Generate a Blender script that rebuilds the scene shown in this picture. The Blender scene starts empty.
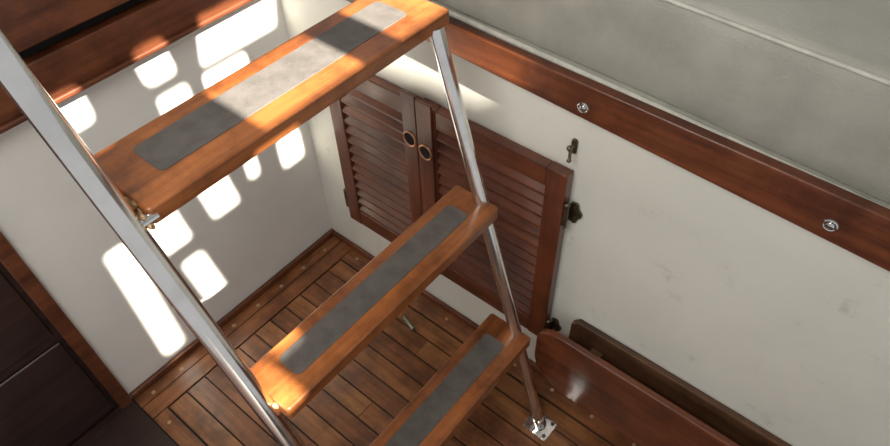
import bpy, bmesh, math, random
from mathutils import Vector, Matrix
random.seed(4)
S=bpy.context.scene
try:
    S.view_settings.view_transform='Standard'; S.view_settings.look='None'
except Exception: pass

# ---------------------------------------------------------------- materials
def newmat(n):
    m=bpy.data.materials.new(n); m.use_nodes=True
    nt=m.node_tree; b=nt.nodes['Principled BSDF']; return m,nt,b
def N(nt,t,**k):
    n=nt.nodes.new(t)
    for a,v in k.items(): n.inputs[a].default_value=v
    return n
def ramp(nt,src,stops):
    r=nt.nodes.new('ShaderNodeValToRGB'); e=r.color_ramp.elements
    while len(e)<len(stops): e.new(.5)
    for i,(p,c) in enumerate(stops):
        e[i].position=p; e[i].color=(*c,1)
    nt.links.new(src,r.inputs[0]); return r
def mix(nt,mode,fac,a,b):
    m=nt.nodes.new('ShaderNodeMix'); m.data_type='RGBA'; m.blend_type=mode
    if isinstance(fac,float): m.inputs[0].default_value=fac
    else: nt.links.new(fac,m.inputs[0])
    for i,v in ((6,a),(7,b)):
        if isinstance(v,tuple): m.inputs[i].default_value=(*v,1)
        else: nt.links.new(v,m.inputs[i])
    return m.outputs[2]
def wood(name,dark,light,axis='x',rough=.35,coat=.3,wear=0.25,sc=1.0):
    m,nt,b=newmat(name)
    tc=nt.nodes.new('ShaderNodeTexCoord'); mp=nt.nodes.new('ShaderNodeMapping')
    s=[42*sc]*3; s['xyz'.index(axis)]=2.2*sc; mp.inputs['Scale'].default_value=s
    nt.links.new(tc.outputs['Object'],mp.inputs[0])
    n=N(nt,'ShaderNodeTexNoise',Scale=1.0,Detail=6.0,Roughness=.65); nt.links.new(mp.outputs[0],n.inputs['Vector'])
    mid=tuple((a+c)/2 for a,c in zip(dark,light))
    r=ramp(nt,n.outputs[0],[(.3,dark),(.5,mid),(.72,light)])
    n2=N(nt,'ShaderNodeTexNoise',Scale=11.0,Detail=6.0,Roughness=.65); nt.links.new(tc.outputs['Object'],n2.inputs['Vector'])
    r2=ramp(nt,n2.outputs[0],[(.36,(.42,.36,.32)),(.58,(1,1,1))])
    c=mix(nt,'MULTIPLY',min(1.0,wear*2.0),r.outputs[0],r2.outputs[0])
    nt.links.new(c,b.inputs['Base Color'])
    rr=nt.nodes.new('ShaderNodeMapRange'); nt.links.new(n2.outputs[0],rr.inputs[0])
    rr.inputs[3].default_value=rough-.08; rr.inputs[4].default_value=rough+.18
    nt.links.new(rr.outputs[0],b.inputs['Roughness'])
    b.inputs['Coat Weight'].default_value=coat; b.inputs['Coat Roughness'].default_value=.17
    bp=N(nt,'ShaderNodeBump',Strength=.3,Distance=.002); nt.links.new(n.outputs[0],bp.inputs['Height'])
    nt.links.new(bp.outputs[0],b.inputs['Normal'])
    return m
def paint(name,c1,c2,scale=5,rough=.4,bump=.0,bscale=300,spots=False):
    m,nt,b=newmat(name)
    tc=nt.nodes.new('ShaderNodeTexCoord')
    n=N(nt,'ShaderNodeTexNoise',Scale=float(scale),Detail=5.0,Roughness=.6); nt.links.new(tc.outputs['Object'],n.inputs['Vector'])
    r=ramp(nt,n.outputs[0],[(.35,c2),(.6,c1)]); col=r.outputs[0]
    if spots:
        n3=N(nt,'ShaderNodeTexNoise',Scale=12.0,Detail=7.0,Roughness=.7); nt.links.new(tc.outputs['Object'],n3.inputs['Vector'])
        r3=ramp(nt,n3.outputs[0],[(.29,(.55,.56,.50)),(.40,(1,1,1))]); col=mix(nt,'MULTIPLY',.5,col,r3.outputs[0])
    nt.links.new(col,b.inputs['Base Color']); b.inputs['Roughness'].default_value=rough
    if bump:
        n2=N(nt,'ShaderNodeTexNoise',Scale=float(bscale),Detail=3.0); nt.links.new(tc.outputs['Object'],n2.inputs['Vector'])
        bp=N(nt,'ShaderNodeBump',Strength=bump,Distance=.002); nt.links.new(n2.outputs[0],bp.inputs['Height']); nt.links.new(bp.outputs[0],b.inputs['Normal'])
    return m
def metal(name,c,rough=.3,met=1.0,var=.7,scale=40.0):
    m,nt,b=newmat(name)
    tc=nt.nodes.new('ShaderNodeTexCoord')
    n=N(nt,'ShaderNodeTexNoise',Scale=scale,Detail=5.0); nt.links.new(tc.outputs['Object'],n.inputs['Vector'])
    r=ramp(nt,n.outputs[0],[(.35,tuple(x*var for x in c)),(.6,c)]); nt.links.new(r.outputs[0],b.inputs['Base Color'])
    b.inputs['Metallic'].default_value=met
    rr=nt.nodes.new('ShaderNodeMapRange'); nt.links.new(n.outputs[0],rr.inputs[0]); rr.inputs[3].default_value=max(.03,rough-.06); rr.inputs[4].default_value=rough+.08
    nt.links.new(rr.outputs[0],b.inputs['Roughness'])
    return m
M={}
M['step']=wood('teak_step',(.16,.046,.012),(.47,.155,.038),'y',.34,.4,.45)
M['trimx']=wood('mahogany_x',(.080,.018,.006),(.225,.062,.019),'x',.35,.35,.42)
M['beam']=wood('mahogany_y',(.075,.019,.007),(.215,.066,.023),'y',.38,.3,.4)
M['doorz']=wood('door_z',(.070,.016,.006),(.205,.052,.017),'z',.36,.4,.42)
M['doorx']=wood('door_x',(.070,.017,.007),(.205,.055,.019),'x',.36,.4,.42)
M['floorx']=wood('floor_x',(.15,.052,.017),(.42,.168,.055),'x',.42,.2,.42)
M['floorx2']=wood('floor_x2',(.11,.038,.013),(.34,.125,.043),'x',.42,.2,.45,1.1)
M['floorx3']=wood('floor_x3',(.16,.060,.020),(.45,.19,.066),'x',.42,.2,.42,.9)
M['floory']=wood('floor_y',(.13,.043,.014),(.35,.13,.042),'y',.42,.2,.42)
M['darkwood']=wood('dark_wood',(.014,.006,.005),(.045,.017,.011),'y',.45,.2)
M['weath']=wood('weathered',(.06,.028,.014),(.18,.078,.032),'x',.5,.15,.45)
M['red']=wood('rack_wood',(.085,.020,.007),(.225,.060,.018),'x',.38,.3,.4)
M['caulk']=paint('caulk',(.02,.012,.009),(.012,.008,.006),20,.7)
M['wall']=paint('gelcoat',(.78,.77,.695),(.71,.70,.63),3,.45,spots=True)
M['wallb']=paint('gelcoat_back',(.81,.80,.76),(.74,.73,.69),3,.45)
M['sunmask']=paint('sun_mask_paint',(.6,.6,.55),(.55,.55,.5),3,.6)  # for the added overhead panel that masks the sun
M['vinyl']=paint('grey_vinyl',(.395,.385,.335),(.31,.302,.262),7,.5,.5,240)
M['vinyl_lit']=paint('grey_vinyl_lit',(.53,.52,.465),(.45,.44,.395),6,.5,.5,240)  # same vinyl, made paler to paint in the light on its top
M['pipe']=paint('piping',(.64,.63,.56),(.50,.49,.43),30,.5)
M['pad']=paint('grit_pad',(.140,.126,.116),(.100,.088,.080),30,.8,1.0,900)
M['steel']=metal('stainless',(.90,.90,.88),.13,1.0,.88,22.0)
M['chrome']=metal('chrome',(.85,.85,.83),.12)
M['bronze']=metal('bronze',(.20,.17,.12),.38)
M['copper']=metal('copper',(.60,.30,.18),.3)
M['recess_shade']=paint('recess_shade',(.004,.003,.003),(.003,.002,.002),5,.9)  # near-black colour that paints the shade inside gaps and openings
M['green']=metal('dull_brass',(.26,.27,.21),.4,.85)
M['epoxy']=paint('old_epoxy',(.50,.33,.17),(.22,.10,.04),60,.4,.6,80)
M['plug']=paint('plug',(.50,.34,.18),(.38,.24,.12),50,.6)

# ---------------------------------------------------------------- builders
def finish(name,bm,mats,bevel=0,seg=2,smooth=True,parent=None):
    me=bpy.data.meshes.new(name); bmesh.ops.recalc_face_normals(bm,faces=bm.faces); bm.to_mesh(me); bm.free()
    o=bpy.data.objects.new(name,me); S.collection.objects.link(o)
    for m in mats: me.materials.append(M[m])
    if smooth:
        for p in me.polygons: p.use_smooth=True
    if bevel:
        md=o.modifiers.new('bev','BEVEL'); md.width=bevel; md.segments=seg; md.limit_method='ANGLE'; md.angle_limit=math.radians(40)
    if smooth:
        w=o.modifiers.new('wn','WEIGHTED_NORMAL'); w.keep_sharp=True
        if not bevel:
            try: me.set_sharp_from_angle(angle=math.radians(40))
            except Exception: pass
    if parent: o.parent=parent
    return o
def empty(name,loc=(0,0,0)):
    e=bpy.data.objects.new(name,None); e.empty_display_size=.05; S.collection.objects.link(e); return e
def prism(bm,pts,mi=0):
    v=[bm.verts.new(p) for p in pts]
    for f in ((3,2,1,0),(4,5,6,7),(0,1,5,4),(1,2,6,5),(2,3,7,6),(3,0,4,7)):
        bm.faces.new([v[i] for i in f]).material_index=mi
def box(bm,x0,x1,y0,y1,z0,z1,mi=0):
    prism(bm,[(x0,y0,z0),(x1,y0,z0),(x1,y1,z0),(x0,y1,z0),(x0,y0,z1),(x1,y0,z1),(x1,y1,z1),(x0,y1,z1)],mi)
def cyl(bm,p,q,r,mi=0,n=20,r2=None):
    p=Vector(p);q=Vector(q);d=q-p;R=d.to_track_quat('Z','Y').to_matrix().to_4x4()
    mt=Matrix.Translation((p+q)/2)@R
    before=set(bm.faces)
    bmesh.ops.create_cone(bm,cap_ends=True,segments=n,radius1=r,radius2=r if r2 is None else r2,depth=d.length,matrix=mt)
    for f in bm.faces:
        if f not in before: f.material_index=mi
def ball(bm,c,r,mi=0,sc=(1,1,1),n=14):
    before=set(bm.faces)
    bmesh.ops.create_uvsphere(bm,u_segments=n,v_segments=n//2+1,radius=r,matrix=Matrix.Translation(c)@Matrix.Diagonal((*sc,1)))
    for f in bm.faces:
        if f not in before: f.material_index=mi
def torus(bm,c,R,r,axis='y',mi=0,n=24,k=8,sq=1.0):
    vs=[]
    for i in range(n):
        a=2*math.pi*i/n; row=[]
        for j in range(k):
            b=2*math.pi*j/k; rr=R+r*math.cos(b); h=r*math.sin(b)
            u,w=rr*math.cos(a),rr*math.sin(a)*sq
            row.append(bm.verts.new(Vector(c)+Vector({'y':(u,h,w),'z':(u,w,h),'x':(h,u,w)}[axis])))
        vs.append(row)
    for i in range(n):
        for j in range(k):
            bm.faces.new([vs[i][j],vs[(i+1)%n][j],vs[(i+1)%n][(j+1)%k],vs[i][(j+1)%k]]).material_index=mi
def extrude_poly(bm,pts,axis,a0,a1,mi=0):
    def P(p,a): return {'z':(p[0],p[1],a),'y':(p[0],a,p[1]),'x':(a,p[0],p[1])}[axis]
    lo=[bm.verts.new(P(p,a0)) for p in pts]; hi=[bm.verts.new(P(p,a1)) for p in pts]
    bm.faces.new(lo).material_index=mi; bm.faces.new(hi).material_index=mi
    n=len(pts)
    for i in range(n): bm.faces.new([lo[i],lo[(i+1)%n],hi[(i+1)%n],hi[i]]).material_index=mi
def rrect(x0,x1,y0,y1,r,n=6):
    out=[]
    for cx,cy,a0 in ((x1-r,y1-r,0),(x0+r,y1-r,90),(x0+r,y0+r,180),(x1-r,y0+r,270)):
        for i in range(n+1):
            a=math.radians(a0+90*i/n); out.append((cx+r*math.cos(a),cy+r*math.sin(a)))
    return out

# ---------------------------------------------------------------- room shell
XR=2.0
bm=bmesh.new(); box(bm,-.05,0,-.76,.0,-.02,1.8); finish('wall_back',bm,['wallb'],smooth=False)
def seatz(x): return .98-.039*x
t=lambda x:.967-.020*x
b_=lambda x:.919-.052*x
wt=lambda x:(t(x)+b_(x))/2-.01
bm=bmesh.new()
prism(bm,[(-.05,0,-.02),(XR,0,-.02),(XR,.008,-.02),(-.05,.008,-.02),(-.05,0,wt(0)),(XR,0,wt(XR)),(XR,.008,wt(XR)),(-.05,.008,wt(0))])
finish('wall_right',bm,['wall'],smooth=False)
bm=bmesh.new()
prism(bm,[(-.05,.012,-.005),(XR,.012,-.005),(XR,.75,-.005),(-.05,.75,-.005),(-.05,.012,seatz(0)-.012),(XR,.012,seatz(XR)-.012),(XR,.75,seatz(XR)-.012),(-.05,.75,seatz(0)-.012)])
finish('berth_platform',bm,['wall'],smooth=False)
bm=bmesh.new(); box(bm,-.05,-.004,-1.7,-.761,-.02,1.8)
for z in (.02,.36,.68,1.0):
    box(bm,-.004,.004,-1.7,-.79,z,z+.31)
finish('wall_left',bm,['darkwood'],bevel=.004)
bm=bmesh.new(); box(bm,0,.016,-.780,-.748,.0,.866); finish('trim_1',bm,['beam'],bevel=.003)

bm=bmesh.new()
box(bm,-.05,XR,-1.7,.75,-.04,-.006,0)
box(bm,0.0,.048,-.745,-.002,-.006,.0,2)
box(bm,.051,.098,-.745,-.002,-.006,.0,2)
y=-.700; w=.058
while y<-.075:
    y2=min(y+w,-.066)
    xs=[.103]+sorted([random.uniform(.4,1.7)])+[XR]
    for a,c in zip(xs[:-1],xs[1:]): box(bm,a+.001,c-.001,y+.0022,y2-.0022,-.006,random.uniform(-.0008,.0003),random.choice([1,1,5,6]))
    y=y2
box(bm,.101,XR,-.745,-.704,-.006,0,1)
box(bm,.101,XR,-.062,-.002,-.006,0,5)
box(bm,0.0,XR,-1.7,-.749,-.006,.004,3)
for yy in [-.70+.09*i for i in range(8)]:
    cyl(bm,(.034,yy,-.001),(.034,yy,.0006),.0055,4,12)
for xx in [.14+.12*i for i in range(12)]:
    cyl(bm,(xx,-.032,-.001),(xx,-.032,.0006),.005,4,12)
    cyl(bm,(xx,-.724,-.001),(xx,-.724,.0006),.005,4,12)
finish('floor',bm,['caulk','floorx','floory','darkwood','plug','floorx2','floorx3'],smooth=False)
bm=bmesh.new(); box(bm,0.001,.014,-.745,-.001,0.0005,.022); finish('baseboard_back',bm,['beam'],bevel=.003)
bm=bmesh.new(); box(bm,0.015,XR,-.013,-.001,0.0005,.020); finish('baseboard_right',bm,['trimx'],bevel=.003)

bm=bmesh.new()
box(bm,0.001,.030,-1.69,-.001,.878,.955); box(bm,0.001,.040,-1.69,-.001,.868,.880)
finish('trim_2',bm,['beam'],bevel=.004)
bm=bmesh.new(); box(bm,0.001,.012,-1.69,-.001,.956,.985,1); box(bm,0.001,.045,-1.69,-.001,.986,1.30,0)  # thin near-black strip paints the shade of the gap between boards
finish('trim_3',bm,['beam','recess_shade'],bevel=.004)

bm=bmesh.new()
prism(bm,[(.032,-.022,b_(0)),(XR,-.022,b_(XR)),(XR,-.001,b_(XR)),(.032,-.001,b_(0)),(.032,-.022,t(0)-.004),(XR,-.022,t(XR)-.004),(XR,-.001,t(XR)-.004),(.032,-.001,t(0)-.004)])
finish('trim_4',bm,['trimx'],bevel=.004,seg=3)
for i,x in enumerate((.815,1.222,.36,1.65)):
    bm=bmesh.new(); z=(t(x)+b_(x))/2-.012
    torus(bm,(x,-.0228,z),.009,.0022,'y',0); cyl(bm,(x,-.022,z),(x,-.0245,z),.0075,0)
    ball(bm,(x,-.0245,z),.006,0,(1,.4,1))
    finish('rail_screw' if i==0 else 'rail_screw.%03d'%i,bm,['chrome'])

SD=Vector((-1,.25,-.9)); H=1.82
def bp(p):
    p=Vector(p); k=(H-p.z)/.9; q=p-SD*k; return (q.x,q.y)
quads=[]  # cutouts traced back along the sun from the wanted light patches
def wq(y0,y1,z0,z1,sh=0,r=.006):
    pts=[]
    for (a,c) in rrect(y0,y1,z0,z1,min(r,(y1-y0)*.45,(z1-z0)*.45),3):
        pts.append(bp((0,a-sh*(c-z0),c)))
    quads.append(pts)
wq(-.370,-.300,.78,.86,.1,.014); wq(-.565,-.495,.775,.855,0,.016); wq(-.362,-.290,.68,.745,0,.008)
wq(-.24,-.03,.76,.862,-.2,.008); wq(-.245,-.13,.682,.74,0,.008)
wq(-.345,-.268,.36,.485,.12); wq(-.497,-.422,.355,.472,.1); wq(-.614,-.563,.045,.46)
wq(-.447,-.392,.105,.29,.12); wq(-.54,-.505,.63,.69); wq(-.215,-.187,.40,.47); wq(-.108,-.04,.36,.455,0,.01)
def sq(x0,x1,y0,y1,z): quads.append([bp((x0,y0,z)),bp((x1,y0,z)),bp((x1,y1,z)),bp((x0,y1,z))])
sq(.455,.590,-.48,-.295,1.04); sq(.455,.590,-.215,-.095,1.04)
sq(.625,.735,-.665,-.620,.69)
quads.append([bp((.25,0,.755)),bp((.62,0,.79)),bp((.60,0,.86)),bp((.25,0,.865))])
bm=bmesh.new(); edges=[]
def loop(pts):
    v=[bm.verts.new((p[0],p[1],H)) for p in pts]
    for i in range(len(v)): edges.append(bm.edges.new((v[i],v[(i+1)%len(v)])))
loop([(-.05,-1.7),(4.6,-1.7),(4.6,.75),(-.05,.75)])
for qd in quads: loop(qd)
bmesh.ops.triangle_fill(bm,use_beauty=True,use_dissolve=False,edges=edges)
o=finish('sun_mask',bm,['sunmask'],smooth=False)  # added unseen panel; blocks the sun except through the patch-shaped cutouts
so=o.modifiers.new('s','SOLIDIFY'); so.thickness=.004; so.offset=1

# ---------------------------------------------------------------- berth cushion
bm=bmesh.new()
x0,x1=-.04,XR
nx,prof=24,[(.02,0.0),(.004,.012),(-.002,.05),(-.002,.11),(.004,.150),(.014,.172),(.03,.180),(.15,.187),(.35,.190),(.68,.186),(.70,.17),(.70,0.0)]
rows=[]
for i in range(nx+1):
    x=x0+(x1-x0)*i/nx; row=[]
    for (yy,h) in prof:
        row.append(bm.verts.new((x,yy+.012+.0015*math.sin(x*9),seatz(x)-.0105+h)))
    rows.append(row)
for i in range(nx):
    for j in range(len(prof)):
        f=bm.faces.new([rows[i][j],rows[i+1][j],rows[i+1][(j+1)%len(prof)],rows[i][(j+1)%len(prof)]])
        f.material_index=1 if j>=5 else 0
bm.faces.new(rows[0]); bm.faces.new(rows[-1])
for (yy,h,r,mi) in ((.022,.171,.0036,2),(.008,.004,.0060,2)):
    for i in range(nx):
        xa=x0+(x1-x0)*i/nx; xb=x0+(x1-x0)*(i+1)/nx
        cyl(bm,(xa,yy,seatz(xa)-.0105+h),(xb+.001,yy,seatz(xb)-.0105+h),r,mi,10)
finish('berth_cushion',bm,['vinyl','vinyl_lit','pipe'])

# ---------------------------------------------------------------- louvered cupboard doors
def leaf(name,xa,xb,za,zb,parent,yf=-.027):
    st=.046
    bm=bmesh.new()
    box(bm,xa,xa+st,yf,-.002,za,zb,0); box(bm,xb-st,xb,yf,-.002,za,zb,0)
    finish(name+'_stiles',bm,['doorz'],bevel=.003,parent=parent)
    bm=bmesh.new()
    box(bm,xa+st,xb-st,yf+.001,-.002,zb-.05,zb-.001); box(bm,xa+st,xb-st,yf+.001,-.002,za+.001,za+.055)
    finish(name+'_rails',bm,['doorx'],bevel=.003,parent=parent)
    bm=bmesh.new(); n=14; h=(zb-.05-za-.055)/n
    for i in range(n):
        z=za+.055+h*i
        prism(bm,[(xa+st,yf+.002,z+.002),(xb-st,yf+.002,z+.002),(xb-st,-.006,z+h*.75),(xa+st,-.006,z+h*.75),
                  (xa+st,yf+.002,z+.009),(xb-st,yf+.002,z+.009),(xb-st,-.004,z+h*.75+.007),(xa+st,-.004,z+h*.75+.007)])
    finish(name+'_louvers',bm,['doorx'],bevel=.0012,parent=parent)
    bm=bmesh.new(); box(bm,xa+st,xb-st,-.004,-.001,za+.05,zb-.05); finish(name+'_backing',bm,['recess_shade'],smooth=False,parent=parent)  # near-black sheet paints the shade behind the slats
D=empty('louvered_cabinet_doors')
leaf('left_leaf',.140,.438,.185,.735,D); leaf('right_leaf',.4395,.808,.185,.740,D)
bm=bmesh.new(); box(bm,.397,.4375,-.034,-.0275,.20,.758,0); box(bm,.4385,.482,-.034,-.0275,.20,.752,0); finish('centre_strip',bm,['doorz'],bevel=.002,parent=D)
for k,(x,z) in enumerate(((.4165,.634),(.4615,.618))):
    bm=bmesh.new(); yy=-.035
    torus(bm,(x,yy,z),.0172,.0026,'y',0,28,10,1.12)
    out=[(x+.0168*math.cos(2*math.pi*i/28),z+.0168*1.12*math.sin(2*math.pi*i/28)) for i in range(28)]
    extrude_poly(bm,out,'y',-.0352,-.034,1)  # near-black disc paints the shade of the opening
    finish('finger_hole_%d'%k,bm,['copper','recess_shade'],parent=D)
for k,(x,z,s) in enumerate(((.808,.635,1),(.808,.235,1),(.140,.26,-1))):
    bm=bmesh.new()
    cyl(bm,(x+s*.006,-.022,z-.026),(x+s*.006,-.022,z+.026),.0055,0,12)
    ball(bm,(x+s*.006,-.022,z+.030),.0055); ball(bm,(x+s*.006,-.022,z-.030),.0055)
    out=[]
    for i in range(25):
        a=math.pi*i/24-math.pi/2; rr=.024*(1+.10*math.cos(a*6))
        out.append((x+s*(.006+rr*math.cos(a)),z+rr*1.15*math.sin(a)))
    extrude_poly(bm,out,'y',-.006,-.0012)
    for dz in (-.014,.014): cyl(bm,(x+s*.016,-.0055,z+dz),(x+s*.016,-.009,z+dz),.004,0,10)
    box(bm,min(x+s*.004,x+s*.008),max(x+s*.004,x+s*.008),-.023,-.004,z-.02,z+.02)
    finish('hinge_%d'%k,bm,['bronze'],parent=D)

bm=bmesh.new(); cx,cz=.800,.795
extrude_poly(bm,rrect(cx-.006,cx+.006,cz-.017,cz+.017,.0055),'y',-.004,-.0008)
cyl(bm,(cx,-.003,cz+.004),(cx,-.018,cz+.004),.0033,0,12); ball(bm,(cx,-.020,cz+.007),.0058)
cyl(bm,(cx,-.016,cz+.002),(cx+.004,-.022,cz-.016),.0032,0,10); ball(bm,(cx+.004,-.023,cz-.018),.0045)
for dz in (-.013,.014): ball(bm,(cx,-.004,cz+dz),.0026)
finish('door_hook',bm,['bronze'])

# ---------------------------------------------------------------- rack boards
R=empty('wall_rack')
bm=bmesh.new()
pts=[(.868,.14),(1.75,.13),(1.75,.318),(.884,.318),(.868,.300)]
extrude_poly(bm,pts,'y',-.016,-.001); finish('back_batten',bm,['weath'],bevel=.002,parent=R)
def frontpts():
    out=[(1.75,.300)]; out.append((.885,.304))
    for i in range(9):
        a=math.radians(90+90*i/8); out.append((.862+.050*math.cos(a),.252+.050*math.sin(a)))
    for i in range(9):
        a=math.radians(180+90*i/8); out.append((.912+.10*math.cos(a),.185+.10*math.sin(a)))
    out.append((1.75,.085)); return out
bm=bmesh.new(); extrude_poly(bm,frontpts(),'y',-.070,-.053); finish('front_board',bm,['red'],bevel=.004,seg=3,parent=R)
bm=bmesh.new(); box(bm,.93,.96,-.0535,-.0155,.15,.26); box(bm,1.5,1.53,-.0535,-.0155,.15,.26); box(bm,.90,1.75,-.053,-.001,.09,.105); finish('spacers',bm,['weath'],bevel=.002,parent=R)

# ---------------------------------------------------------------- ladder
L=empty('companionway_ladder')
rx=lambda z:.890-.290*z
ly=lambda z:-.6395-.047*z
bm=bmesh.new()
cyl(bm,(rx(0.004),-.134,.004),(rx(1.025),-.134,1.025),.0135,0,32)
cyl(bm,(rx(.004),-.134,.004),(rx(.03),-.134,.03),.0165,0,32)
finish('rail_right',bm,['steel'],parent=L)
bm=bmesh.new()
cyl(bm,(rx(0.004),ly(0),.004),(rx(1.70),ly(1.7),1.70),.0155,0,32)
finish('rail_left',bm,['steel'],parent=L)
for k,yy in enumerate((-.134,ly(0))):
    bm=bmesh.new(); x=rx(0)
    extrude_poly(bm,rrect(x-.034,x+.034,yy-.030,yy+.030,.006),'z',.0003,.004)
    for a in (-.024,.024):
        for b2 in (-.020,.020):
            cyl(bm,(x+a,yy+b2,.004),(x+a,yy+b2,.0052),.0050,1,12)
    finish('foot_plate_%d'%k,bm,['steel','bronze'],bevel=.001,parent=L)
steps=[(.455,.598,-.664,-.102,1.045,.027),(.624,.727,-.656,-.126,.69,.030),(.720,.830,-.642,-.126,.34,.030)]
for k,(xa,xb,ya,yb,z,th) in enumerate(steps):
    bm=bmesh.new(); extrude_poly(bm,rrect(xa,xb,ya,yb,.007,4),'z',z-th,z); finish('tread_%d'%k,bm,['step'],bevel=.004,seg=3,parent=L)
    d=xb-xa
    bm=bmesh.new(); extrude_poly(bm,rrect(xa+d*.22,xa+d*.70,ya+.050,yb-.052,.010,6),'z',z-.001,z+.0014); finish('grit_pad_%d'%k,bm,['pad'],bevel=.0006,parent=L)
    bm=bmesh.new(); xr=rx(z-.02)
    cyl(bm,(xr,ly(z),z-.016),(xr,ya+.01,z-.016),.008,0,14)
    for j in range(26): ball(bm,(xr+random.uniform(-.040,.010),ya-.002+random.uniform(-.005,.002),z-.014+random.uniform(-.012,.010)),random.uniform(.003,.0058),1,(1.5,.8,1),n=8)
    finish('end_lug_%d'%k,bm,['steel','epoxy'],parent=L)

bm=bmesh.new(); c=Vector((.43,-.115,.008)); dr=Vector((.9,-.25,0)).normalized()
cyl(bm,c-dr*.022,c+dr*.016,.0062,0,14); cyl(bm,c+dr*.016,c+dr*.024,.0075,0,14); ball(bm,c-dr*.024,.0068,0)
finish('barrel_bolt',bm,['green'])

# ---------------------------------------------------------------- lights
W=bpy.data.worlds.new('World'); S.world=W; W.use_nodes=True
W.node_tree.nodes['Background'].inputs[0].default_value=(.98,.97,.98,1); W.node_tree.nodes['Background'].inputs[1].default_value=.50
sun=bpy.data.lights.new('sun','SUN'); sun.energy=28; sun.angle=math.radians(.75); sun.color=(1,.93,.80)
so=bpy.data.objects.new('sun',sun); so.rotation_euler=SD.to_track_quat('-Z','Y').to_euler(); so.location=(2.5,-1.5,3); S.collection.objects.link(so)
def area(n,loc,tgt,size,e,col=(1,1,1)):
    l=bpy.data.lights.new(n,'AREA'); l.size=size; l.energy=e; l.color=col
    o=bpy.data.objects.new(n,l); o.location=loc; o.rotation_euler=(Vector(tgt)-Vector(loc)).to_track_quat('-Z','Y').to_euler(); S.collection.objects.link(o)
area('fill_light',(.75,-.85,1.79),(.65,-.1,.5),.6,13.5,(1,.97,.91))  # added soft fill lamp under the panel, no opening there

# ---------------------------------------------------------------- camera
X=Vector((.7730,.4559,-.4409)); Z=Vector((-.0256,-.6722,-.7400)); Y=Z.cross(X).normalized(); X.normalize(); Z=X.cross(Y)
cam=bpy.data.cameras.new('camera'); co=bpy.data.objects.new('camera',cam); S.collection.objects.link(co)
right=Vector((X[0],Y[0],Z[0])); up=-Vector((X[1],Y[1],Z[1])); back=-Vector((X[2],Y[2],Z[2]))
m=Matrix((right,up,back)).transposed().to_4x4(); m.translation=(1.214,-.845,1.6)
co.matrix_world=m; cam.sensor_width=36; cam.lens=36*665/890; cam.clip_start=.02
S.camera=co
